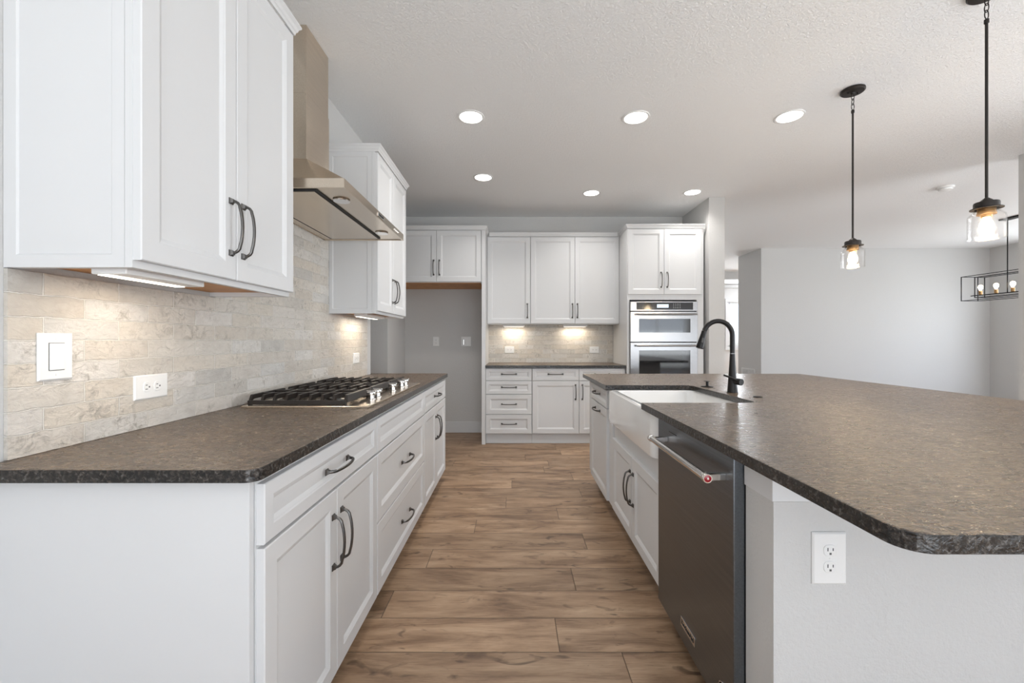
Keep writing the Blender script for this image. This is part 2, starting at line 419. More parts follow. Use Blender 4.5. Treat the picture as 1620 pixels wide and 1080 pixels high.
# ------------------------------------------------------------------ the setting
H = 2.796
def struct(name, bm, m): return tag(obj(name, bm, m), kind='structure')
def floor():
    bm = NB(); uvl = bm.loops.layers.uv.new('plank'); cl = bm.loops.layers.float_color.new('plank_info')
    known = {0: .175, 1: -.575, 2: .297, 3: -.465, 4: .42, -1: .413, 5: -.25, 6: .30, 7: -.06, 8: .52, 9: -.02}
    rng = random.Random(3)
    for r in range(-44, 54):
        y0 = 1.6206+.199*r; y1 = y0+.199
        x = known.get(r, rng.uniform(-.8, .8)); js = [x]
        while js[-1] < 9: js.append(js[-1]+rng.choice([1.22, 1.22, 1.38, .92]))
        while js[0] > -4: js.insert(0, js[0]-rng.choice([1.22, 1.22, 1.38, .92]))
        for a, b in zip(js, js[1:]):
            vs = [bm.verts.new(c) for c in ((a, y0, 0), (b, y0, 0), (b, y1, 0), (a, y1, 0))]
            f = bm.faces.new(vs); r1, r2 = rng.random(), rng.random()
            for lp, uv in zip(f.loops, ((0, 0), (b-a, 0), (b-a, .199), (0, .199))):
                lp[uvl].uv = uv; lp[cl] = (r1, r2, (b-a)/4, 1)
    struct('floor', bm, M['floor'])
floor()
struct('ceiling', boxes((-4, 9, -7.2, 12.6, H, H+.1)), M['ceil'])
XW = -1.225
struct('wall_left', boxes((XW-.12, XW, -7.0, 3.593, 0, H)), M['wall'])
struct('wall_back', boxes((-1.4175, 2.18, 5.47, 5.6, 0, H)), M['wall'])
struct('wall_left_far', boxes((-3.2, -1.4175, 4.716, 5.6, 0, H)), M['wall'])
struct('wall_hall_left', boxes((-3.3, -3.2, 3.3, 5.6, 0, H)), M['wall'])
struct('wall_hall_near', boxes((-3.3, XW-.12, 3.473, 3.593, 0, H)), M['wall'])
struct('wall_stub', boxes((2.18, 2.357, 4.72, 12.1, 0, H)), M['wall'])
struct('wall_dining_far', boxes((4.3, 8.4, 7.34, 8.09, 0, H)), M['wall'])
struct('wall_partition', boxes((4.36, 4.50, 2.5, 3.645, 0, H)), M['wall'])
# dining side wall with its window
struct('wall_right_dining', boxes((8.28, 8.42, 2.3, 4.2, 0, H), (7.54, 8.28, 2.3, 2.42, 0, H), (8.28, 8.42, 6.4, 12.3, 0, H), (8.28, 8.42, 4.2, 6.4, 0, .6), (8.28, 8.42, 4.2, 6.4, 2.3, H)), M['wall'])
struct('wall_right', boxes((7.4, 7.54, -7.0, -.9, 0, H), (7.4, 7.54, 2.3, 2.42, 0, H), (7.4, 7.54, -.9, 2.3, 0, .4), (7.4, 7.54, -.9, 2.3, 2.35, H)), M['wall'])
bx = []
for a, b in ((-1.35, -1.3), (1.1, 1.55), (3.95, 4.4), (6.8, 7.54)): bx.append((a, b, -7.12, -7.0, 0, 2.36))
bx.append((-1.35, 7.54, -7.12, -7.0, 2.36, H))
struct('wall_rear', boxes(*bx), M['wall'])
struct('wall_front_room', boxes((2.0, 6.12, 12.1, 12.25, 0, H), (7.9, 9, 12.1, 12.25, 0, H), (6.12, 7.9, 12.1, 12.25, 0, .99), (6.12, 7.9, 12.1, 12.25, 2.29, H)), M['wall'])
struct('trim_1', boxes((2.357, 8.28, 9.86, 10.0, 2.618, H)), M['wall'])
struct('trim_2', boxes((2.357, 8.28, 12.06, 12.1, 2.69, 2.79), bev=.004), M['trim'])
def window(name, x0, x1, z0, z1, y, mull, facing=-1):
    e = D.objects.new(name, None); COL.objects.link(e); e.location = (x0, y, z0); e['kind'] = 'structure'
    bm = NB(); c = .09
    for b in ((x0-c, x1+c, z1, z1+c), (x0-c, x1+c, z0-c, z0), (x0-c, x0, z0, z1), (x1, x1+c, z0, z1)):
        box(bm, b[0], b[1], y, y+.025, b[2], b[3], .003)
    obj('window_casing', bm, M['trim'], e)
    bm = NB()
    for b in ((x0, x1, z0, z0+.05), (x0, x1, z1-.05, z1), (x0, x0+.05, z0, z1), (x1-.05, x1, z0, z1)) + tuple((q-.025, q+.025, z0, z1) for q in mull):
        box(bm, b[0], b[1], y-facing*.03, y-facing*.07, b[2], b[3], .003)
    obj('window_frame', bm, M['trim'], e)
    obj('window_pane', boxes((x0+.03, x1-.03, y-facing*.047, y-facing*.053, z0+.03, z1-.03)), M['pane'], e)
window('window_1', 6.14, 7.88, 1.0, 2.28, 12.07, [7.0])
for i, (a, b) in enumerate(((-1.3, 1.1), (1.55, 3.95), (4.4, 6.8))):
    window('window_%d' % (i+2), a+.1, b-.1, .10, 2.25, -7.0, [(a+b)/2], 1)
bs = [(-1.4175, -.378, 5.456, 5.47), ]
struct('baseboard_back', boxes((-1.4175, -.376, 5.456, 5.47, 0, .142), bev=.003), M['trim'])
struct('baseboard_left', boxes((-1.4175, -1.4035, 4.72, 5.456, 0, .142), bev=.003), M['trim'])
struct('baseboard_right', boxes((4.286, 4.30, 7.34, 8.09, 0, .142), (4.3, 8.28, 7.326, 7.34, 0, .142), bev=.003), M['trim'])

# ------------------------------------------------------------------ left run: base cabinets
FL = F_left(-.614)
def base_left(y0, y1, label, kind):
    t = thing('base_cabinet', (-.9, (y0+y1)/2, 0), label, 'cabinet')
    obj('carcass', boxes((XW+.005, -.614, y0+.001, y1-.001, .105, .878)), M['white'], t)
    obj('toe_kick', boxes((XW+.02, -.69, y0+.001, y1-.001, 0, .104)), M['white'], t)
    a, b, c = y0+.004, y1-.004, (y0+y1)/2
    if kind == 'doors':
        front('drawer', t, FL, a, b, .711, .857, (c, .782, True))
        front('door', t, FL, a, c-G, .087, .702, (c-.033, .537, False))
        front('door', t, FL, c+G, b, .087, .702, (c+.033, .537, False))
    else:
        front('drawer', t, FL, a, b, .709, .857, None)
        front('drawer', t, FL, a, b, .403, .702, (c, .552, True))
        front('drawer', t, FL, a, b, .087, .396, (c, .24, True))
    return t
base_left(1.0, 1.830, 'white base cabinet nearest the camera under the left counter, wide drawer over two doors', 'doors')
base_left(1.830, 2.790, 'white three drawer base cabinet under the gas cooktop', 'drawers')
base_left(2.790, 3.640, 'white base cabinet at the far end of the left counter, drawer over two doors', 'doors')
# finished end panel
tag(obj('end_panel', boxes((XW+.004, -.616, .980, .998, 0, .878), bev=.001), M['white'], loc=(-.9, .98, 0)), 'flat white end panel closing the near end of the left base cabinets', 'panel')
# left countertop
poly = [(XW+.002, .941)] + arc(-.576-.032, .941+.032, .032, -90, 0) + arc(-.576-.012, 3.657-.012, .012, 0, 90, 3) + [(XW-.05, 3.657), (XW-.05, 3.60), (XW+.002, 3.60)]
tag(obj('countertop', slab(poly, .88, .91), M['granite'], loc=(-.9, 2.3, .88)), 'brown leathered granite countertop on the left run holding the cooktop', 'countertop')
# left backsplash
tag(obj('tile_backsplash', boxes((XW+.0005, -1.215, 1.011, 3.488, .911, 1.372), (XW+.0005, -1.215, 1.716, 2.765, 1.372, 1.90)), M['tileL'], loc=(XW, 2.2, .91)), 'cream tumbled brick tile backsplash behind the gas cooktop', 'backsplash')

# ------------------------------------------------------------------ wall cabinets on the left
def crown(bm, path, z0, z1, out=.022):
    """stepped crown along open path [(x,y)...] with outward normals on the right side"""
    prof = [(0, z0), (.004, z0), (.006, z0+.012), (.010, z0+.016), (.014, z0+.028), (out, z1-.008), (out, z1), (0, z1)]
    n = len(path); rings = []
    for i, p_ in enumerate(path):
        p = Vector(p_); nrm = []
        if i > 0: e = (p-Vector(path[i-1])).normalized(); nrm.append(Vector((e.y, -e.x)))
        if i < n-1: e = (Vector(path[i+1])-p).normalized(); nrm.append(Vector((e.y, -e.x)))
        m_ = nrm[0] if len(nrm) == 1 else (nrm[0]+nrm[1])/(1+nrm[0].dot(nrm[1]))
        rings.append([Vector((p.x+m_.x*o_, p.y+m_.y*o_, z)) for o_, z in prof])
    return loops(bm, rings)
FU = F_left(-.915)
def upper_left(y0, y1, label, z0=1.374, z1=2.482):
    t = thing('wall_cabinet', (-1.07, (y0+y1)/2, z0), label, 'cabinet')
    c = (y0+y1)/2; a, b = y0+.002, y1-.002; xb = XW+.001
    bm = boxes((xb, -.917, y0+.018, y1-.018, z0+.020, z1-.045), (-.933, -.915, y0, y1, z0, z1-.045))
    F = lambda u, v, w_: Vector((u, y0+.018-w_, v))
    for fl in (0, 1):
        Fs = (lambda u, v, w_: Vector((u, y0+.018-w_, v))) if fl == 0 else (lambda u, v, w_: Vector((u, y1-.018+w_, v)))
        bm2 = NB()
        def r(i, w_): return [Fs(xb+i, z0+i, w_), Fs(-.934-i, z0+i, w_), Fs(-.934-i, z1-.045-i, w_), Fs(xb+i, z1-.045-i, w_)]
        R = [r(0, 0), r(0, .018), r(.030, .018), r(.034, .0145)]
        loops(bm, R)
    obj('carcass', bm, M['white'], t)
    obj('underside', boxes((xb+.002, -.935, y0+.019, y1-.019, z0+.0165, z0+.0195)), M['maple'], t)
    obj('crown_molding', crown(NB(), [(xb, y0), (-.895, y0), (-.895, y1), (xb, y1)], z1-.045, z1), M['white'], t)
    front('door', t, FU, a, c-G, z0+.018, z1-.05, (c-.030, 1.556, False))
    front('door', t, FU, c+G, b, z0+.018, z1-.05, (c+.030, 1.556, False))
    return t
upper_left(1.010, 1.712, 'white two door wall cabinet nearest the camera at upper left')
upper_left(2.769, 3.487, 'white two door wall cabinet just beyond the range hood')
def under_light(label, x0, x1, y0, y1, z1, group=None):
    t = thing('under_cabinet_light', ((x0+x1)/2, (y0+y1)/2, z1-.028), label, 'light', group)
    obj('housing', boxes((x0, x1, y0, y1, z1-.026, z1), bev=.003), M['plastic'], t)
    wide = (x1-x0) < (y1-y0)      # bar along the left wall: strip lens on the wall side
    lx = (x0+.006, x0+.036, y0+.012, y1-.012) if wide else (x0+.012, x1-.012, y1-.036, y1-.006)
    obj('lens', boxes((*lx, z1-.0275, z1-.0262)), M['undercab'], t)
    l = D.lights.new('led_strip', 'AREA'); l.shape = 'RECTANGLE'; l.size = lx[1]-lx[0]; l.size_y = (.4 if y0 < 2 else .9)*(lx[3]-lx[2]) if wide else lx[3]-lx[2]; l.energy = (.62 if y0 < 2 else .8)*K['under']; l.color = (1, .86, .68)
    o = D.objects.new('led_strip', l); COL.objects.link(o); o.parent = t; o.location = Vector(((lx[0]+lx[1])/2, ((lx[3]-.05) if y0 < 2 else (lx[2]+lx[3])/2) if wide else (lx[2]+lx[3])/2, z1-.030))-t.location
    return t
under_light('white under-cabinet light bar below the nearest left wall cabinet', -1.050, -.962, 1.045, 1.31, 1.3895)
under_light('under-cabinet light glowing below the wall cabinet beyond the hood', -1.12, -1.03, 2.95, 3.36, 1.3895)

# ------------------------------------------------------------------ range hood
def hood():
    t = thing('range_hood', (XW, 2.235, 1.834), 'stainless steel chimney range hood over the gas cooktop', 'range hood')
    x0, x1, y0, y1 = -1.213, -.71, 1.76, 2.705
    z0, z1 = 1.836, 1.875
    bm = NB()
    outer = lambda z: [(x0, y0, z), (x1, y0, z), (x1, y1, z), (x0, y1, z)]
    inner = lambda z, i: [(x0+i*.3, y0+i, z), (x1-i, y0+i, z), (x1-i, y1-i, z), (x0+i*.3, y1-i, z)]
    top = [(x0, 2.13, 2.115), (-1.049, 2.13, 2.115), (-1.049, 2.39, 2.115), (x0, 2.39, 2.115)]
    loops(bm, [inner(z0+.004, .012), inner(z0, .010), outer(z0), outer(z1), inner(z1+.003, .006), top])
    obj('canopy', bm, M['steel_y'], t)
    bm = NB(); box(bm, x0, -1.049, 2.13, 2.39, 2.115, 2.45, .002); box(bm, x0, -1.052, 2.133, 2.387, 2.451, H-.001, .002)
    obj('chimney', bm, M['steel_y'], t)
    f0, f1, g0, g1 = -1.142, -.852, 1.80, 2.64
    obj('filter_slot', boxes((f0-.009, f0, g0, g1, z0-.003, z0+.0035), (f1, f1+.011, g0, g1, z0-.003, z0+.0035), (f0-.009, f1+.011, g0-.008, g0, z0-.003, z0+.0035), (f0-.009, f1+.011, g1, g1+.008, z0-.003, z0+.0035)), M['dark'], t)
    obj('filter_panel', boxes((f0+.001, f1-.001, g0+.001, g1-.001, z0-.004, z0+.0035), bev=.001), M['steel_y'], t)
    for y in (1.93, 2.514):
        bm = NB(); lathe(bm, [(.024, 0), (.036, 0), (.038, .003), (.036, .006), (.024, .006)], (-.79, y, z0-.003), n=28)
        l = obj('lamp', bm, M['chrome'], t, smooth=True)
        bm = NB(); lathe(bm, [(.0235, .002), (.0235, .005)], (-.79, y, z0-.0035), n=24); obj('lamp_lens', bm, M['hoodlamp'], l)
    obj('brand_badge', boxes((x1, x1+.004, 2.19, 2.29, 1.846, 1.865), bev=.001), M['chrome'], t)
    for k in range(4):
        bm = NB(); lathe(bm, [(.005, 0), (.0055, .002), (.004, .005)], (x1, 2.50+k*.026, 1.856), (1, 0, 0), 12); obj('button', bm, M['chrome'], t)
    return t
HOOD = hood()

# ------------------------------------------------------------------ cooktop
def cooktop():
    zc = .910; x0, x1, y0, y1 = -1.158, -.615, 1.785, 2.755
    t = thing('gas_cooktop', ((x0+x1)/2, (y0+y1)/2, zc), 'stainless five burner gas cooktop with black cast iron grates on the left counter', 'cooktop')
    obj('cooktop_tray', slab([(x0, y0), (x1, y0), (x1, y1), (x0, y1)], zc+.0005, zc+.010, .002), M['steel_y'], t)
    zt = .963; gx0, gx1 = -1.145, -.722
    ys = [1.805, 2.112, 2.425, 2.735]
    for s in range(3):
        a, b = ys[s]+.003, ys[s+1]-.003; bm = NB(); nb = 9; BD = .019
        # end rails low down, with slanted bar ends climbing onto the deck
        for yy, sg in ((a, 1), (b, -1)):
            box(bm, gx0, gx1, min(yy, yy+sg*.012), max(yy, yy+sg*.012), zc+.012, zc+.030, .002)
        for k in range(nb):
            x = gx0+.006+(gx1-gx0-.012)*k/(nb-1); h_ = .0055
            mid = (a+b)/2
            segs = [(a, b)] if k in (0, 2, 4, 6, 8) else [(a, mid-.045), (mid+.045, b)]
            for c0, c1 in segs:
                pr = [(c0, zc+.016), (c0+.022, zt-.001), (c0+.03, zt), (c1-.03, zt), (c1-.022, zt-.001), (c1, zc+.016)]
                if c0 != a: pr[0:3] = [(c0, zt-.006), (c0+.003, zt-.001), (c0+.006, zt)]
                if c1 != b: pr[3:6] = [(c1-.006, zt), (c1-.003, zt-.001), (c1, zt-.006)]
                lo = [(c0, pr[0][1]-.004 if c0 == a else zt-BD)] + [(p_[0]+(.006 if c0 == a else 0) if i < 3 else p_[0]-(.006 if c1 == b else 0), p_[1]-BD) for i, p_ in enumerate(pr[1:-1], 1)] + [(c1, pr[-1][1]-.004 if c1 == b else zt-BD)]
                n = len(pr)
                V = [[bm.verts.new((x+sx_*h_, y, z)) for y, z in q] for sx_ in (-1, 1) for q in (pr, lo)]
                for i in range(n-1):
                    bm.faces.new((V[0][i], V[0][i+1], V[2][i+1], V[2][i])); bm.faces.new((V[1][i], V[1][i+1], V[3][i+1], V[3][i]))
                    bm.faces.new((V[0][i], V[0][i+1], V[1][i+1], V[1][i])); bm.faces.new((V[2][i], V[2][i+1], V[3][i+1], V[3][i]))
                for i in (0, n-1): bm.faces.new((V[0][i], V[1][i], V[3][i], V[2][i]))
        for yy in ((a+b)/2-.052, (a+b)/2+.040):   # cross ties
            box(bm, gx0+.002, gx1-.002, yy, yy+.012, zt-.012, zt-.0005, .002)
        for (fx, fy) in ((gx0+.008, a+.008), (gx1-.008, a+.008), (gx0+.008, b-.008), (gx1-.008, b-.008)):
            box(bm, fx-.007, fx+.007, fy-.007, fy+.007, zc+.0095, zc+.02, .002)
        box(bm, gx1, gx1+.010, a, b, zc+.022, zt+.001, .002)       # deep side rail towards the knobs
        obj('grate', bm, M['iron'], t)
    for (x, y, r) in ((-1.045, 1.96, .030), (-.84, 1.96, .036), (-.94, 2.268, .050), (-1.045, 2.58, .036), (-.84, 2.58, .030)):
        bm = NB(); lathe(bm, [(r*1.35, 0), (r*1.35, .006), (r, .010), (r, .018), (r*.95, .021)], (x, y, zc+.010), n=28)
        bu = obj('burner', bm, M['pewter'], t, smooth=True)
        bm = NB(); lathe(bm, [(r*.86, 0), (r*.9, .004), (r*.82, .009), (0.001, .010)], (x, y, zc+.0315), n=28)
        obj('burner_cap', bm, M['iron'], bu, smooth=True)
    for y in (1.985, 2.075, 2.33, 2.51, 2.60):
        bm = NB()
        lathe(bm, [(.021, 0), (.021, .003), (.014, .006), (.013, .020), (.0215, .0225), (.0225, .026), (.0215, .034), (.016, .037), (.001, .0375)], (-.672, y, zc+.010), n=28)
        k = obj('knob', bm, M['chrome'], t, smooth=True)
        obj('knob_grip', boxes((-.695, -.649, y-.004, y+.004, zc+.046, zc+.052), bev=.0015), M['chrome'], k)
cooktop()

# ------------------------------------------------------------------ switches and outlets
def plate(F, u, v, wd, hg, w0, name, label, style, cat, group=None):
    """wall plate centred at (u, v); style 'duplex_v', 'duplex_h', 'rocker'"""
    c = F(u, v, w0)
    t = thing(name, tuple(c), label, cat, group)
    bm = NB()
    def r(i, w_): return [F(u-wd/2+i, v-hg/2+i, w_), F(u+wd/2-i, v-hg/2+i, w_), F(u+wd/2-i, v+hg/2-i, w_), F(u-wd/2+i, v+hg/2-i, w_)]
    loops(bm, [r(0, w0), r(0, w0+.002), r(.004, w0+.0055)])
    obj('cover_plate', bm, M['plastic'], t)
    def ring(cu, cv, ru, rv, w_, n=20, sq=.75):
        out = []
        for k in range(n):
            a = 2*PI*k/n; cs, sn = math.cos(a), math.sin(a)
            out.append(F(cu+ru*math.copysign(abs(cs)**sq, cs), cv+rv*math.copysign(abs(sn)**sq, sn), w_))
        return out
    if style == 'rocker':
        obj('rocker', fbox(F, u-.018, u+.018, v-.035, v+.035, w0+.005, w0+.0085, bev=.0012), M['plastic'], t)
        obj('rocker_gap', fbox(F, u-.0195, u+.0195, v-.0365, v+.0365, w0+.0045, w0+.0058), M['slot'], t)
        for dv in (-.048, .048):
            bm = NB(); loops(bm, [[F(u+.003*math.cos(2*PI*k/12), v+dv+.003*math.sin(2*PI*k/12), w_) for k in range(12)] for w_ in (w0+.005, w0+.0064)]); obj('screw', bm, M['plastic'], t)
    else:
        horiz = style == 'duplex_h'
        for s in (-1, 1):
            cu, cv = (u+s*.0205, v) if horiz else (u, v+s*.0205)
            bm = NB(); ru, rv = (.0145, .0165) if horiz else (.0165, .0145)
            loops(bm, [ring(cu, cv, ru, rv, w0+.005), ring(cu, cv, ru, rv, w0+.0068), ring(cu, cv, ru-.001, rv-.001, w0+.0074)])
            rc = obj('receptacle', bm, M['plastic'], t)
            bm = NB()
            for du, dv, a, b in ((-.0065, .003, .0012, .0042), (.0065, .003, .0012, .0034), (0, -.0075, .0025, .0025)):
                if horiz: du, dv, a, b = dv*-1, du, b, a
                fbox(F, cu+du-a, cu+du+a, cv+dv-b, cv+dv+b, w0+.0070, w0+.0078, bm)
            obj('slots', bm, M['slot'], rc)
        bm = NB(); loops(bm, [ring(u, v, .0022, .0022, w0+.005, 10, 1), ring(u, v, .0022, .0022, w0+.0066, 10, 1)]); obj('screw', bm, M['plastic'], t)
    return t
FT = F_left(-1.215)
plate(FT, 1.114, 1.156, .085, .124, .0006, 'light_switch', 'white rocker light switch on the brick tile at far left', 'rocker', 'switch')
plate(FT, 1.408, 1.045, .130, .080, .0006, 'electrical_outlet', 'white horizontal outlet on the tile between the light switch and the cooktop', 'duplex_h', 'outlet')
plate(FT, 3.236, 1.060, .120, .080, .0006, 'electrical_outlet', 'white outlet on the tile below the wall cabinet beyond the hood', 'duplex_h', 'outlet')

# ------------------------------------------------------------------ island
XE = .587
poly = []
ny, fy = .628, 3.62
poly += arc(XE+.045, ny+.045, .045, 180, 270, 8)
poly += [(2.44-.03, ny)] + arc(2.44-.03, ny+.03, .03, -90, 0, 4) + arc(2.44-.03, fy-.03, .03, 0, 90, 4) + arc(XE+.008, fy-.008, .008, 90, 180, 3)
# sink cutout, open towards the aisle
cy1, cy0, cxb, rr = 2.705, 1.950, 1.13, .055
poly += [(XE, cy1)] + arc(cxb-rr, cy1-rr, rr, 90, 0, 6) + arc(cxb-rr, cy0+rr, rr, 0, -90, 6) + [(XE, cy0)]
poly2 = []
for p_ in poly:
    if not poly2 or (Vector(p_)-Vector(poly2[-1])).length > 1e-4: poly2.append(p_)
tag(obj('countertop', slab(poly2, .88, .91), M['granite'], loc=(1.5, 2.1, .88)), 'large brown leathered granite countertop on the kitchen island around the sink', 'countertop')
# island wall
bm = boxes((.65, 2.06, 1.057, 1.183, 0, .794), (1.30, 2.06, 1.183, 3.56, 0, .878))
tag(obj('island_wall', bm, M['wall'], loc=(1.5, 1.06, 0)), 'grey textured knee wall carrying the near end of the island', 'wall')
tag(obj('support_ledge', boxes((.645, 2.07, 1.053, 1.183, .7955, .878), bev=.0015), M['trim'], loc=(1.3, 1.06, .797)), 'white painted board between the island end wall and its countertop', 'board')
plate(F_back(1.057), .787, .655, .085, .130, .0006, 'electrical_outlet', 'white duplex outlet on the near end wall of the island', 'duplex_v', 'outlet')
FI3 = F_isl(.637); FIS = F_isl(.651)
t = thing('base_cabinet', (.95, 3.1, 0), 'white island cabinet beyond the sink with a drawer over a pull-out front', 'cabinet')
obj('carcass', boxes((.637, 1.29, 2.735, 3.56, .118, .878)), M['white'], t)
obj('toe_kick', boxes((.71, 1.29, 2.735, 3.56, 0, .117)), M['white'], t)
front('drawer', t, FI3, 2.82, 3.40, .742, .862, (3.11, .812, True))
front('door', t, FI3, 2.82, 3.40, .125, .734, (3.11, .690, True))
t = thing('base_cabinet', (.95, 2.26, 0), 'white island sink base cabinet with two doors under the apron sink', 'cabinet')
obj('carcass', boxes((.651, 1.29, 1.812, 1.826, .118, .878), (.651, 1.29, 2.717, 2.733, .118, .878), (.651, .669, 1.827, 2.716, .118, .672), (1.27, 1.29, 1.827, 2.716, .118, .878), (.67, 1.269, 1.827, 2.716, .118, .136)), M['white'], t)
obj('toe_kick', boxes((.72, 1.29, 1.812, 2.733, 0, .117)), M['white'], t)
front('door', t, FIS, 1.814, 2.262-G, .120, .572, (2.262-.030, .405, False))
front('door', t, FIS, 2.262+G, 2.715, .120, .572, (2.262+.030, .405, False))
# sink
t = thing('farmhouse_sink', (.87, 2.27, .675), 'white apron front farmhouse sink set in the island', 'sink')
bm = NB(); X0, X1, Y0, Y1 = .602, 1.175, 1.829, 2.7155; zt = .8785; zb = .678
loops(bm, [rrect(X0+.012, X1-.012, Y0+.012, Y1-.012, .040, zb), rrect(X0+.003, X1-.003, Y0+.003, Y1-.003, .046, zb+.004), rrect(X0, X1, Y0, Y1, .046, zb+.014),
           rrect(X0, X1, Y0, Y1, .046, zt-.010), rrect(X0+.003, X1-.003, Y0+.003, Y1-.003, .046, zt-.002), rrect(X0+.010, X1-.010, Y0+.010, Y1-.010, .046, zt),
           rrect(X0+.045, X1-.03, Y0+.03, Y1-.03, .045, zt), rrect(X0+.058, X1-.036, Y0+.036, Y1-.036, .045, zt-.010), rrect(X0+.066, X1-.046, Y0+.046, Y1-.046, .045, zb+.06),
           rrect(X0+.085, X1-.065, Y0+.065, Y1-.065, .05, zb+.026), rrect(X0+.11, X1-.09, Y0+.09, Y1-.09, .05, zb+.021)])
obj('basin', bm, M['porcelain'], t, smooth=True)
bm = NB(); lathe(bm, [(.045, 0), (.045, .003), (.035, .004), (.03, .001), (.001, .001)], (.93, 2.27, zb+.0215), n=24); obj('drain', bm, M['chrome'], t, smooth=True)

# dishwasher
def dishwasher():
    x = .617; y0, y1 = 1.186, 1.807
    t = thing('dishwasher', (.9, (y0+y1)/2, 0), 'black stainless dishwasher with bar handle at the near end of the island', 'dishwasher')
    obj('tub', boxes((.651, 1.28, y0+.002, y1-.002, .10, .872)), M['dark'], t)
    obj('toe_kick', boxes((.70, 1.28, y0+.002, y1-.002, 0, .099)), M['dark'], t)
    bm = NB(); box(bm, x, x+.033, y0, y1, .094, .868, .003)
    d = obj('door', bm, M['blacksteel'], t)
    obj('vent_slot', boxes((x-.0008, x+.001, 1.60, 1.68, .8345, .8375)), M['dark'], d)
    hx, hz = .558, .800
    bm = NB(); tube(bm, [(hx, 1.218, hz), (hx, 1.722, hz)], .0118, 20)
    h_ = obj('handle_bar', bm, M['chrome'], d, smooth=True)
    for yy in (1.236, 1.700):
        bm = NB(); box(bm, hx+.004, x+.001, yy-.010, yy+.010, hz-.011, hz+.011, .003); obj('bracket', bm, M['chrome'], h_)
    for yy, s in ((1.218, -1), (1.722, 1)):
        bm = NB(); lathe(bm, [(.0128, -.016), (.0136, -.014), (.0136, .001), (.0128, .003), (.0105, .003), (.0105, .001)], (hx, yy, hz), (0, s, 0), 28); obj('end_cap', bm, M['chrome'], h_, smooth=True)
        bm = NB(); lathe(bm, [(.0104, 0), (.0104, .0025), (.001, .0035)], (hx, yy+s*.0005, hz), (0, s, 0), 28); md = obj('medallion', bm, M['red'], h_, smooth=True)
        tag(md, 'red enamel medallion')
        bm = NB(); lathe(bm, [(.0035, .003), (.003, .0045), (.001, .0046)], (hx, yy+s*.0005, hz), (0, s, 0), 14); obj('medallion_stud', bm, M['chrome'], h_, smooth=True)
    b = obj('brand_plate', boxes((x-.003, x+.0005, 1.436, 1.556, .152, .184), bev=.001), M['chrome'], d)
    return t, d
DW, DWD = dishwasher()
def lettering(name, txt, size, m, parent, origin, ex, ey, depth=.0006):
    """flat extruded lettering; ex = reading direction, ey = up"""
    c = D.curves.new(name, 'FONT'); c.body = txt; c.size = size; c.extrude = depth; c.align_x = 'CENTER'; c.align_y = 'CENTER'
    o = D.objects.new(name+'_tmp', c); COL.objects.link(o)
    dg = bpy.context.evaluated_depsgraph_get(); me = D.meshes.new_from_object(o.evaluated_get(dg)); D.objects.remove(o)
    me.name = name; me.materials.clear(); me.materials.append(m)
    ex, ey = Vector(ex), Vector(ey); ez = ex.cross(ey)
    R = Matrix((ex, ey, ez)).transposed().to_4x4()
    me.transform(Matrix.Translation(Vector(origin)-wloc(parent)) @ R)
    r = D.objects.new(name, me); COL.objects.link(r); r.parent = parent
    return r
pl = [c for c in DWD.children if c.name.startswith('brand_plate')][0]
lettering('lettering', 'KitchenAid', .023, M['dark'], pl, (.6137, 1.496, .168), (0, -1, 0), (0, 0, 1))
bm = NB(); lathe(bm, [(.021, 0), (.021, .0015), (.0175, .0015), (.0175, 0)], (.617, 1.250, .165), (-1, 0, 0), 28); obj('round_emblem', bm, M['chrome'], DWD)
bd = [c for c in HOOD.children if c.name.startswith('brand_badge')][0]
lettering('lettering', 'KitchenAid', .017, M['dark'], bd, (-.7058, 2.24, 1.8555), (0, 1, 0), (0, 0, 1))

# faucet and deck fittings
def faucet():
    bx_, by_ = 1.206, 2.33; z = .9105
    t = thing('kitchen_faucet', (bx_, by_, z), 'tall matte black pull-down faucet behind the apron sink', 'faucet')
    bm = NB(); lathe(bm, [(.0285, 0), (.0285, .003), (.0265, .006), (.0235, .05), (.0195, .10), (.0155, .16), (.0138, .205), (.0135, .214)], (bx_, by_, z), n=32)
    obj('body', bm, M['blackmetal'], t, smooth=True)
    R = .0795; zc = 1.2245; xa = bx_-R
    pts = [(bx_, by_, 1.1255), (bx_, by_, 1.17), (bx_, by_, 1.205)] + [(xa+R*math.cos(math.radians(a)), by_, zc+R*math.sin(math.radians(a))) for a in range(0, 166, 8)]
    bm = NB(); tube(bm, pts, .0130, 20); obj('spout', bm, M['blackmetal'], t, smooth=True)
    a = math.radians(165); e = Vector((xa+R*math.cos(a), by_, zc+R*math.sin(a))); d = Vector((-.27, -.02, -.96)).normalized()
    bm = NB(); lathe(bm, [(.0136, -.004), (.0140, .002), (.0140, .012), (.0165, .040), (.0205, .088), (.0205, .094), (.0185, .0955), (.001, .0955)], e, d, 28)
    s_ = obj('spray_head', bm, M['blackmetal'], t, smooth=True)
    bm = NB(); p0 = e+d*.048+Vector((-.004, -.0175, 0)); tube(bm, [p0-d*.013, p0+d*.013], .005, 10); obj('spray_button', bm, M['slot'], s_)
    bm = NB(); dv = Vector((.020, -.050, -.003)).normalized(); c = Vector((bx_, by_, z+.064))
    lathe(bm, [(.0185, -.0), (.0185, .056), (.0175, .058), (.001, .058)], c, dv, 28)
    h_ = obj('handle_hub', bm, M['blackmetal'], t, smooth=True)
    bm = NB(); tube(bm, [c+dv*.042, c+Vector((-.022, -.038, .018)), c+Vector((-.064, -.030, .034))], [.0055, .0052, .0050], 12)
    obj('lever', bm, M['blackmetal'], h_, smooth=True)
faucet()
bm = NB(); lathe(bm, [(.036, 0), (.036, .003), (.030, .006), (.012, .007), (.008, .010), (.008, .032), (.019, .034), (.019, .037), (.001, .0375)], (1.19, 2.60, .9105), n=32)
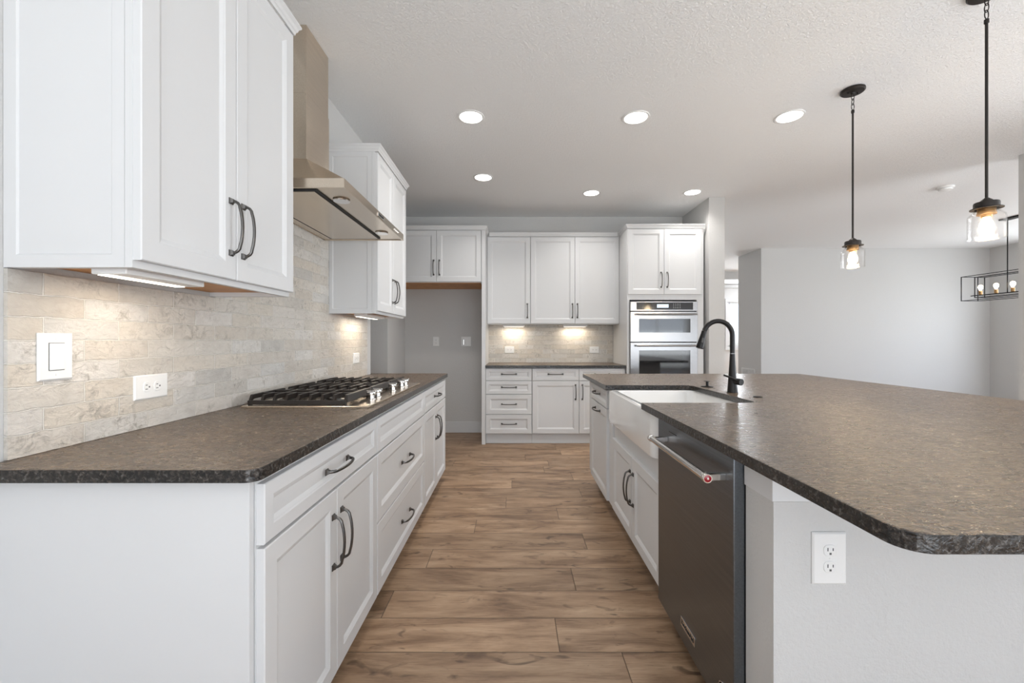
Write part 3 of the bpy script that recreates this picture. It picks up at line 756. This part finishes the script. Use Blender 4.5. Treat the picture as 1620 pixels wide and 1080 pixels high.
tag(obj('soap_dispenser', bm, M['blackmetal'], loc=(1.19, 2.60, .9105), smooth=True), 'small bronze pump knob on a round base beyond the faucet', 'dispenser')
bm = NB(); lathe(bm, [(.0225, 0), (.0225, .003), (.020, .006), (.012, .008), (.001, .0085)], (1.228, 2.125, .9105), n=32)
tag(obj('air_switch', bm, M['blackmetal'], loc=(1.228, 2.125, .9105), smooth=True), 'flat round dark button on the island nearer than the faucet', 'button')

# ------------------------------------------------------------------ back wall: refrigerator alcove cabinet, wall cabinets, base cabinets
YF = 4.857
FB = F_back(YF)
ZC = 2.507
t = thing('wall_cabinet', (-.89, 5.1, 1.86), 'deep white two door cabinet above the empty refrigerator alcove', 'cabinet')
obj('carcass', boxes((-1.416, -.377, YF, 5.468, 1.862, ZC-.045)), M['white'], t)
obj('underside', boxes((-1.400, -.390, YF+.02, 5.466, 1.857, 1.8615)), M['maple'], t)
front('door', t, FB, -1.412, -.892-G, 1.868, ZC-.052, (-.892-.033, 2.03, False))
front('door', t, FB, -.892+G, -.381, 1.868, ZC-.052, (-.892+.033, 2.03, False))
obj('crown_molding', crown(NB(), [(-1.416, YF-.02), (-.331, YF-.02), (-.331, 5.110)], ZC-.045, ZC), M['white'], t)
tag(obj('end_panel', boxes((-.3735, -.331, YF-.020, 5.468, 0, ZC-.046), bev=.001), M['white'], loc=(-.35, 5.1, 0)), 'tall white panel standing between the refrigerator alcove and the back cabinets', 'panel')
FM = F_back(5.16)
t = thing('wall_cabinet', (-.065, 5.3, 1.39), 'white single door wall cabinet left of the back wall run', 'cabinet')
obj('carcass', boxes((-.329, .197, 5.16, 5.458, 1.392, ZC-.045)), M['white'], t)
front('door', t, FM, -.327, .1955, 1.400, ZC-.052, (.160, 1.555, False))
obj('crown_molding', crown(NB(), [(-.303, 5.14), (.197, 5.14)], ZC-.045, ZC, .02), M['white'], t)
t = thing('wall_cabinet', (.74, 5.3, 1.39), 'white two door wall cabinet beside the wall oven', 'cabinet')
obj('carcass', boxes((.199, 1.281, 5.16, 5.458, 1.392, ZC-.045)), M['white'], t)
front('door', t, FM, .2005, .740-G, 1.400, ZC-.052, (.710, 1.555, False))
front('door', t, FM, .740+G, 1.279, 1.400, ZC-.052, (.771, 1.555, False))
obj('crown_molding', crown(NB(), [(.199, 5.14), (1.255, 5.14)], ZC-.045, ZC, .02), M['white'], t)
under_light('under-cabinet light over the back counter, left one of the pair', -.14, .13, 5.30, 5.385, 1.3915, 'under-cabinet lights on the back wall')
under_light('under-cabinet light over the back counter, the one nearer the wall oven', .62, .92, 5.30, 5.385, 1.3915, 'under-cabinet lights on the back wall')
t = thing('base_cabinet', (-.06, 5.1, 0), 'white base cabinet with four stacked drawers on the back wall', 'cabinet')
FD = F_back(4.865)
obj('carcass', boxes((-.330, .203, 4.865, 5.465, .12, .878)), M['white'], t)
obj('toe_kick', boxes((-.330, .203, 4.905, 5.465, 0, .119)), M['white'], t)
for a, b in ((.734, .872), (.577, .7275), (.347, .570), (.124, .340)):
    front('drawer', t, FD, -.327, .201, a, b, (-.06, (a+b)/2+.004, True), st=.05)
t = thing('base_cabinet', (.74, 5.1, 0), 'white base cabinet with two drawers over two doors beside the wall oven', 'cabinet')
obj('carcass', boxes((.205, 1.275, 4.865, 5.465, .12, .878)), M['white'], t)
obj('toe_kick', boxes((.205, 1.275, 4.905, 5.465, 0, .119)), M['white'], t)
for a, b, hx in ((.209, .742, .705), (.747, 1.273, .784)):
    front('drawer', t, FD, a, b, .734, .872, ((a+b)/2, .807, True), st=.05)
    front('door', t, FD, a, b, .124, .7275, (hx, .60, False))
tag(obj('countertop', slab([(-.3305, 4.812), (1.277, 4.812), (1.277, 5.468), (-.3305, 5.468)], .88, .91), M['granite'], loc=(.47, 5.1, .88)), 'short brown granite countertop on the back wall between alcove and oven', 'countertop')
tag(obj('tile_backsplash', boxes((-.3305, 1.277, 5.459, 5.4695, .9105, 1.40)), M['tileB'], loc=(.47, 5.46, .91)), 'beige tumbled brick tile backsplash on the back wall', 'backsplash')
FK = F_back(5.459)
plate(FK, -.062, 1.073, .122, .086, .0006, 'electrical_outlet', 'white horizontal outlet on the back tile near the refrigerator alcove', 'duplex_h', 'outlet')
plate(FK, 1.037, 1.073, .122, .084, .0006, 'electrical_outlet', 'white horizontal outlet on the back tile near the wall oven', 'duplex_h', 'outlet')
FW = F_back(5.47)
plate(FW, -1.013, 1.18, .078, .121, .0006, 'electrical_outlet', 'white vertical outlet on the grey alcove wall', 'duplex_v', 'outlet')
t = thing('water_supply_box', (-.624, 5.469, 1.18), 'white square recessed water supply box on the alcove wall', 'box')
bm = NB()
for b in ((-.686, -.562, 1.228, 1.241), (-.686, -.562, 1.119, 1.131), (-.686, -.673, 1.131, 1.228), (-.575, -.562, 1.131, 1.228)): box(bm, b[0], b[1], 5.460, 5.4695, b[2], b[3], .001)
obj('box_frame', bm, M['plastic'], t)
obj('box_back', boxes((-.673, -.575, 5.467, 5.4695, 1.131, 1.228)), M['plastic'], t)
bm = NB(); tube(bm, [(-.655, 5.460, 1.14), (-.655, 5.460, 1.20)], .007, 10); obj('valve', bm, M['chrome'], t)

# oven tower
YO = 4.79
FO = F_back(YO)
t = thing('oven_cabinet', (1.72, 5.1, 0), 'tall white cabinet with two upper doors housing the wall oven', 'cabinet')
obj('carcass', boxes((1.282, 2.150, YO, 5.465, 1.655, ZC-.047), (1.282, 1.308, YO, 5.465, .12, 1.655), (2.072, 2.150, YO, 5.465, .12, 1.655), (1.308, 2.072, YO, 5.465, .12, .515), (1.308, 2.072, 5.44, 5.465, .515, 1.655)), M['white'], t)
obj('toe_kick', boxes((1.282, 2.150, YO+.06, 5.465, 0, .119)), M['white'], t)
front('door', t, FO, 1.288, 1.697-G, 1.716, ZC-.053, (1.697-.034, 1.88, False))
front('door', t, FO, 1.697+G, 2.119, 1.716, ZC-.053, (1.697+.034, 1.88, False))
front('drawer', t, FO, 1.288, 2.119, .13, .50, (1.70, .34, True))
obj('crown_molding', crown(NB(), [(1.282, 5.112), (1.282, YO-.02), (2.150, YO-.02)], ZC-.047, ZC), M['white'], t)
def oven():
    t = thing('wall_oven', (1.69, 4.8, .53), 'stainless steel wall oven and microwave combination in the tall cabinet', 'oven')
    obj('oven_body', boxes((1.311, 2.069, YO-.004, 5.40, .53, 1.640)), M['dark'], t)
    yf = YO-.038; x0, x1 = 1.3096, 2.069
    def panel(name, z0, z1, glass, gm):
        bm = NB(); a, b, c, d = glass
        F = F_back(YO-.005)
        def rr_(u0, u1, v0, v1, w_): return [F(u0, v0, w_), F(u1, v0, w_), F(u1, v1, w_), F(u0, v1, w_)]
        loops(bm, [rr_(x0, x1, z0, z1, 0), rr_(x0, x1, z0, z1, .030), rr_(x0+.003, x1-.003, z0+.003, z1-.003, .033), rr_(a, b, c, d, .033), rr_(a+.001, b-.001, c+.001, d-.001, .030)])
        o = obj(name, bm, M['steel'], t)
        obj('glass', boxes((a+.001, b-.001, YO-.0365, YO-.034, c+.001, d-.001)), gm, o)
        return o
    cp = panel('control_panel', 1.526, 1.633, (1.378, 2.016, 1.540, 1.623), M['display'])
    bm = NB()
    for i in range(4):
        for j in range(3): box(bm, 1.795+i*.024, 1.800+i*.024, YO-.0375, YO-.0366, 1.560+j*.02, 1.565+j*.02)
    obj('keypad_marks', bm, M['plastic'], cp)
    obj('clock_display', boxes((1.61, 1.74, YO-.0375, YO-.0366, 1.563, 1.602)), emis('display_glow', (.7, .85, 1), .9, (.1, .1, .1)), cp)
    d1 = panel('microwave_door', 1.178, 1.518, (1.406, 1.986, 1.283, 1.438), M['ovenglass'])
    d2 = panel('oven_door', .54, 1.170, (1.408, 1.985, .72, 1.082), M['ovenglass'])
    for d, z in ((d1, 1.489), (d2, 1.136)):
        bm = NB(); tube(bm, [(1.368, YO-.082, z), (2.040, YO-.082, z)], .011, 18)
        h_ = obj('handle_bar', bm, M['barsteel'], d, smooth=True)
        for x in (1.385, 2.023):
            bm = NB(); box(bm, x-.010, x+.010, YO-.075, YO-.037, z-.010, z+.010, .003); obj('bracket', bm, M['chrome'], h_)
oven()

# ------------------------------------------------------------------ ceiling fittings
def downlight(x, y, label):
    t = thing('recessed_light', (x, y, H), label, 'ceiling light', 'recessed ceiling lights')
    bm = NB(); n = 36
    lathe(bm, [(.0785, -.002), (.082, -.006), (.0945, -.005), (.0965, -.001), (.0785, -.001)], (x, y, H), n=n, caps=False)
    obj('trim_ring', bm, M['plastic'], t, smooth=True)
    bm = NB(); lathe(bm, [(.0780, -.0045), (.0780, -.0015)], (x, y, H), n=n); obj('lens', bm, M['downlight'], t)
    l = D.lights.new('recessed_light_beam', 'AREA'); l.shape = 'DISK'; l.size = .15; l.energy = 14*K['down']; l.color = (1, .97, .93); l.spread = R_(125)
    o = D.objects.new('recessed_light_beam', l); COL.objects.link(o); o.parent = t; o.location = (0, 0, -.008)
for x, y, l in ((-.310, 3.018, 'round recessed ceiling light in the nearer row, leftmost, above the cooktop aisle'),
                (.8725, 3.025, 'round recessed ceiling light in the nearer row, the middle of its three'),
                (1.966, 3.010, 'round recessed ceiling light in the nearer row, closest to the pendant lights'),
                (-.305, 4.14, 'round recessed ceiling light in the farther row, leftmost of its three'),
                (.8386, 4.58, 'round recessed ceiling light in the farther row, above the back wall cabinets'),
                (1.927, 4.556, 'round recessed ceiling light in the farther row, beside the stub wall')):
    downlight(x, y, l)
def pendant(x, y, label):
    t = thing('pendant_light', (x, y, H), label, 'pendant light', 'glass pendant lights over the island')
    bm = NB(); lathe(bm, [(.060, -.0005), (.0655, -.003), (.0655, -.014), (.060, -.019), (.012, -.021), (.009, -.030), (.001, -.031)], (x, y, H), n=36)
    obj('ceiling_canopy', bm, M['bronze'], t, smooth=True)
    bm = NB()
    for k, s in enumerate((-1, 1)): lathe(bm, [(.004, 0), (.004, -.007), (.001, -.008)], (x+s*.030, y, H-.0195), n=10)
    obj('canopy_screw', bm, M['bronze'], t)
    for k, (zc, ax) in enumerate(((H-.047, 0), (H-.078, 1), (H-.109, 0))):
        bm = NB(); pts = []
        for i in range(17):
            a = 2*PI*i/16; r_ = .009*math.cos(a); zz = .0205*math.sin(a)
            pts.append((x+(r_ if ax == 0 else 0), y+(r_ if ax else 0), zc+zz))
        tube(bm, pts, .0021, 8, caps=False); obj('chain_link', bm, M['bronze'], t, smooth=True)
    bm = NB(); lathe(bm, [(.004, 0), (.009, -.004), (.009, -.020), (.0055, -.024), (.0055, 1.842-2.66)], (x, y, 2.668), n=16)
    obj('rod', bm, M['bronze'], t, smooth=True)
    bm = NB(); lathe(bm, [(.006, 1.850), (.020, 1.838), (.022, 1.832), (.041, 1.829), (.043, 1.824), (.043, 1.806), (.055, 1.801), (.055, 1.798), (.040, 1.798), (.040, 1.804), (.006, 1.806)], (x, y, 0), n=36)
    obj('cap', bm, M['bronze'], t, smooth=True)
    bm = NB(); lathe(bm, [(.030, 1.803), (.031, 1.783), (.0325, 1.778), (.0325, 1.772), (.020, 1.770), (.018, 1.760), (.001, 1.759)], (x, y, 0), n=28)
    obj('socket', bm, M['brass'], t, smooth=True)
    bm = NB(); lathe(bm, [(.038, 1.7975), (.039, 1.790), (.048, 1.782), (.0605, 1.768), (.0625, 1.755), (.0625, 1.668), (.0645, 1.664), (.062, 1.662), (.060, 1.668), (.060, 1.754), (.058, 1.766), (.046, 1.779), (.037, 1.788), (.036, 1.7975)], (x, y, 0), n=40, caps=False)
    g = obj('glass_shade', bm, M['glass'], t, smooth=True)
    bm = NB(); lathe(bm, [(.012, 1.762), (.014, 1.752), (.022, 1.735), (.026, 1.715), (.024, 1.700), (.016, 1.688), (.001, 1.684)], (x, y, 0), n=24)
    obj('bulb', bm, M['bulb'], t, smooth=True)
    l = D.lights.new('pendant_bulb_light', 'POINT'); l.energy = 5; l.color = (1, .74, .42); l.shadow_soft_size = .03
    o = D.objects.new('pendant_bulb_light', l); COL.objects.link(o); o.parent = t; o.location = (0, 0, 1.66-H)
pendant(2.16, 2.69, 'bronze pendant with clear glass jar shade over the far part of the island')
pendant(2.16, 1.928, 'bronze pendant with clear glass jar shade nearer the camera at right')
def chandelier():
    X0, X1, Y0, Y1, Z0, Z1 = 6.352, 6.588, 4.93, 5.99, 1.752, 2.090
    cx_ = (X0+X1)/2
    t = thing('linear_chandelier', (cx_, (Y0+Y1)/2, H), 'black open box frame chandelier with clear bulbs in the dining room at right', 'chandelier')
    def cage(name, x0, x1, y0, y1, z0, z1, r):
        bm = NB()
        for x in (x0, x1):
            for z in (z0, z1): box(bm, x-r, x+r, y0-r, y1+r, z-r, z+r)
            for y in (y0, y1): box(bm, x-r, x+r, y-r, y+r, z0-r, z1+r)
        for y in (y0, y1):
            for z in (z0, z1): box(bm, x0-r, x1+r, y-r, y+r, z-r, z+r)
        obj(name, bm, M['blackmetal'], t)
    cage('outer_frame', X0, X1, Y0, Y1, Z0, Z1, .004)
    cage('inner_frame', X0+.05, X1-.05, Y0+.09, Y1-.13, Z0+.035, Z1-.022, .004)
    obj('socket_bar', boxes((cx_-.008, cx_+.008, Y0+.02, Y1-.02, Z0+.062, Z0+.074)), M['blackmetal'], t)
    for y in (5.53, 5.39):
        bm = NB(); tube(bm, [(cx_, y, Z0+.07), (cx_, y, H-.02)], .006, 10); obj('rod', bm, M['blackmetal'], t)
    obj('ceiling_canopy', boxes((cx_-.05, cx_+.05, 5.33, 5.59, H-.022, H-.001), bev=.003), M['blackmetal'], t)
    for y in (5.85, 5.66, 5.47, 5.28, 5.09):
        bm = NB(); lathe(bm, [(.017, 0), (.019, .006), (.019, .050), (.014, .055)], (cx_, y, Z0+.075), n=18); s = obj('socket', bm, M['brass'], t, smooth=True)
        bm = NB(); lathe(bm, [(.010, 0), (.013, .01), (.024, .035), (.026, .052), (.020, .070), (.006, .080), (.001, .081)], (cx_, y, Z0+.131), n=20); obj('bulb', bm, M['bulb'], s, smooth=True)
chandelier()
t = thing('smoke_detector', (4.5, 4.4, H), 'round white smoke detector on the ceiling near the right pendant', 'smoke detector')
bm = NB(); lathe(bm, [(.070, -.0005), (.070, -.012), (.064, -.016)], (4.5, 4.4, H), n=32); obj('base', bm, M['plastic'], t, smooth=True)
bm = NB(); lathe(bm, [(.050, -.0165), (.052, -.024), (.056, -.026), (.054, -.036), (.030, -.042), (.001, -.043)], (4.5, 4.4, H), n=32); obj('cover', bm, M['plastic'], t, smooth=True)
# wall vent
t = thing('air_vent', (4.3, 7.74, .62), 'small white air vent low on the grey hallway wall behind the faucet', 'vent')
bm = NB()
for b in ((7.52, 7.96, .660, .678), (7.52, 7.96, .540, .555), (7.52, 7.54, .555, .66), (7.94, 7.96, .555, .66), (7.73, 7.745, .555, .66)): box(bm, 4.288, 4.2995, b[0], b[1], b[2], b[3], .001)
obj('vent_frame', bm, M['plastic'], t)
bm = NB()
for k in range(7): box(bm, 4.291, 4.2985, 7.541, 7.729, .560+k*.0145, .567+k*.0145); box(bm, 4.291, 4.2985, 7.746, 7.939, .560+k*.0145, .567+k*.0145)
obj('vent_slats', bm, M['plastic'], t)
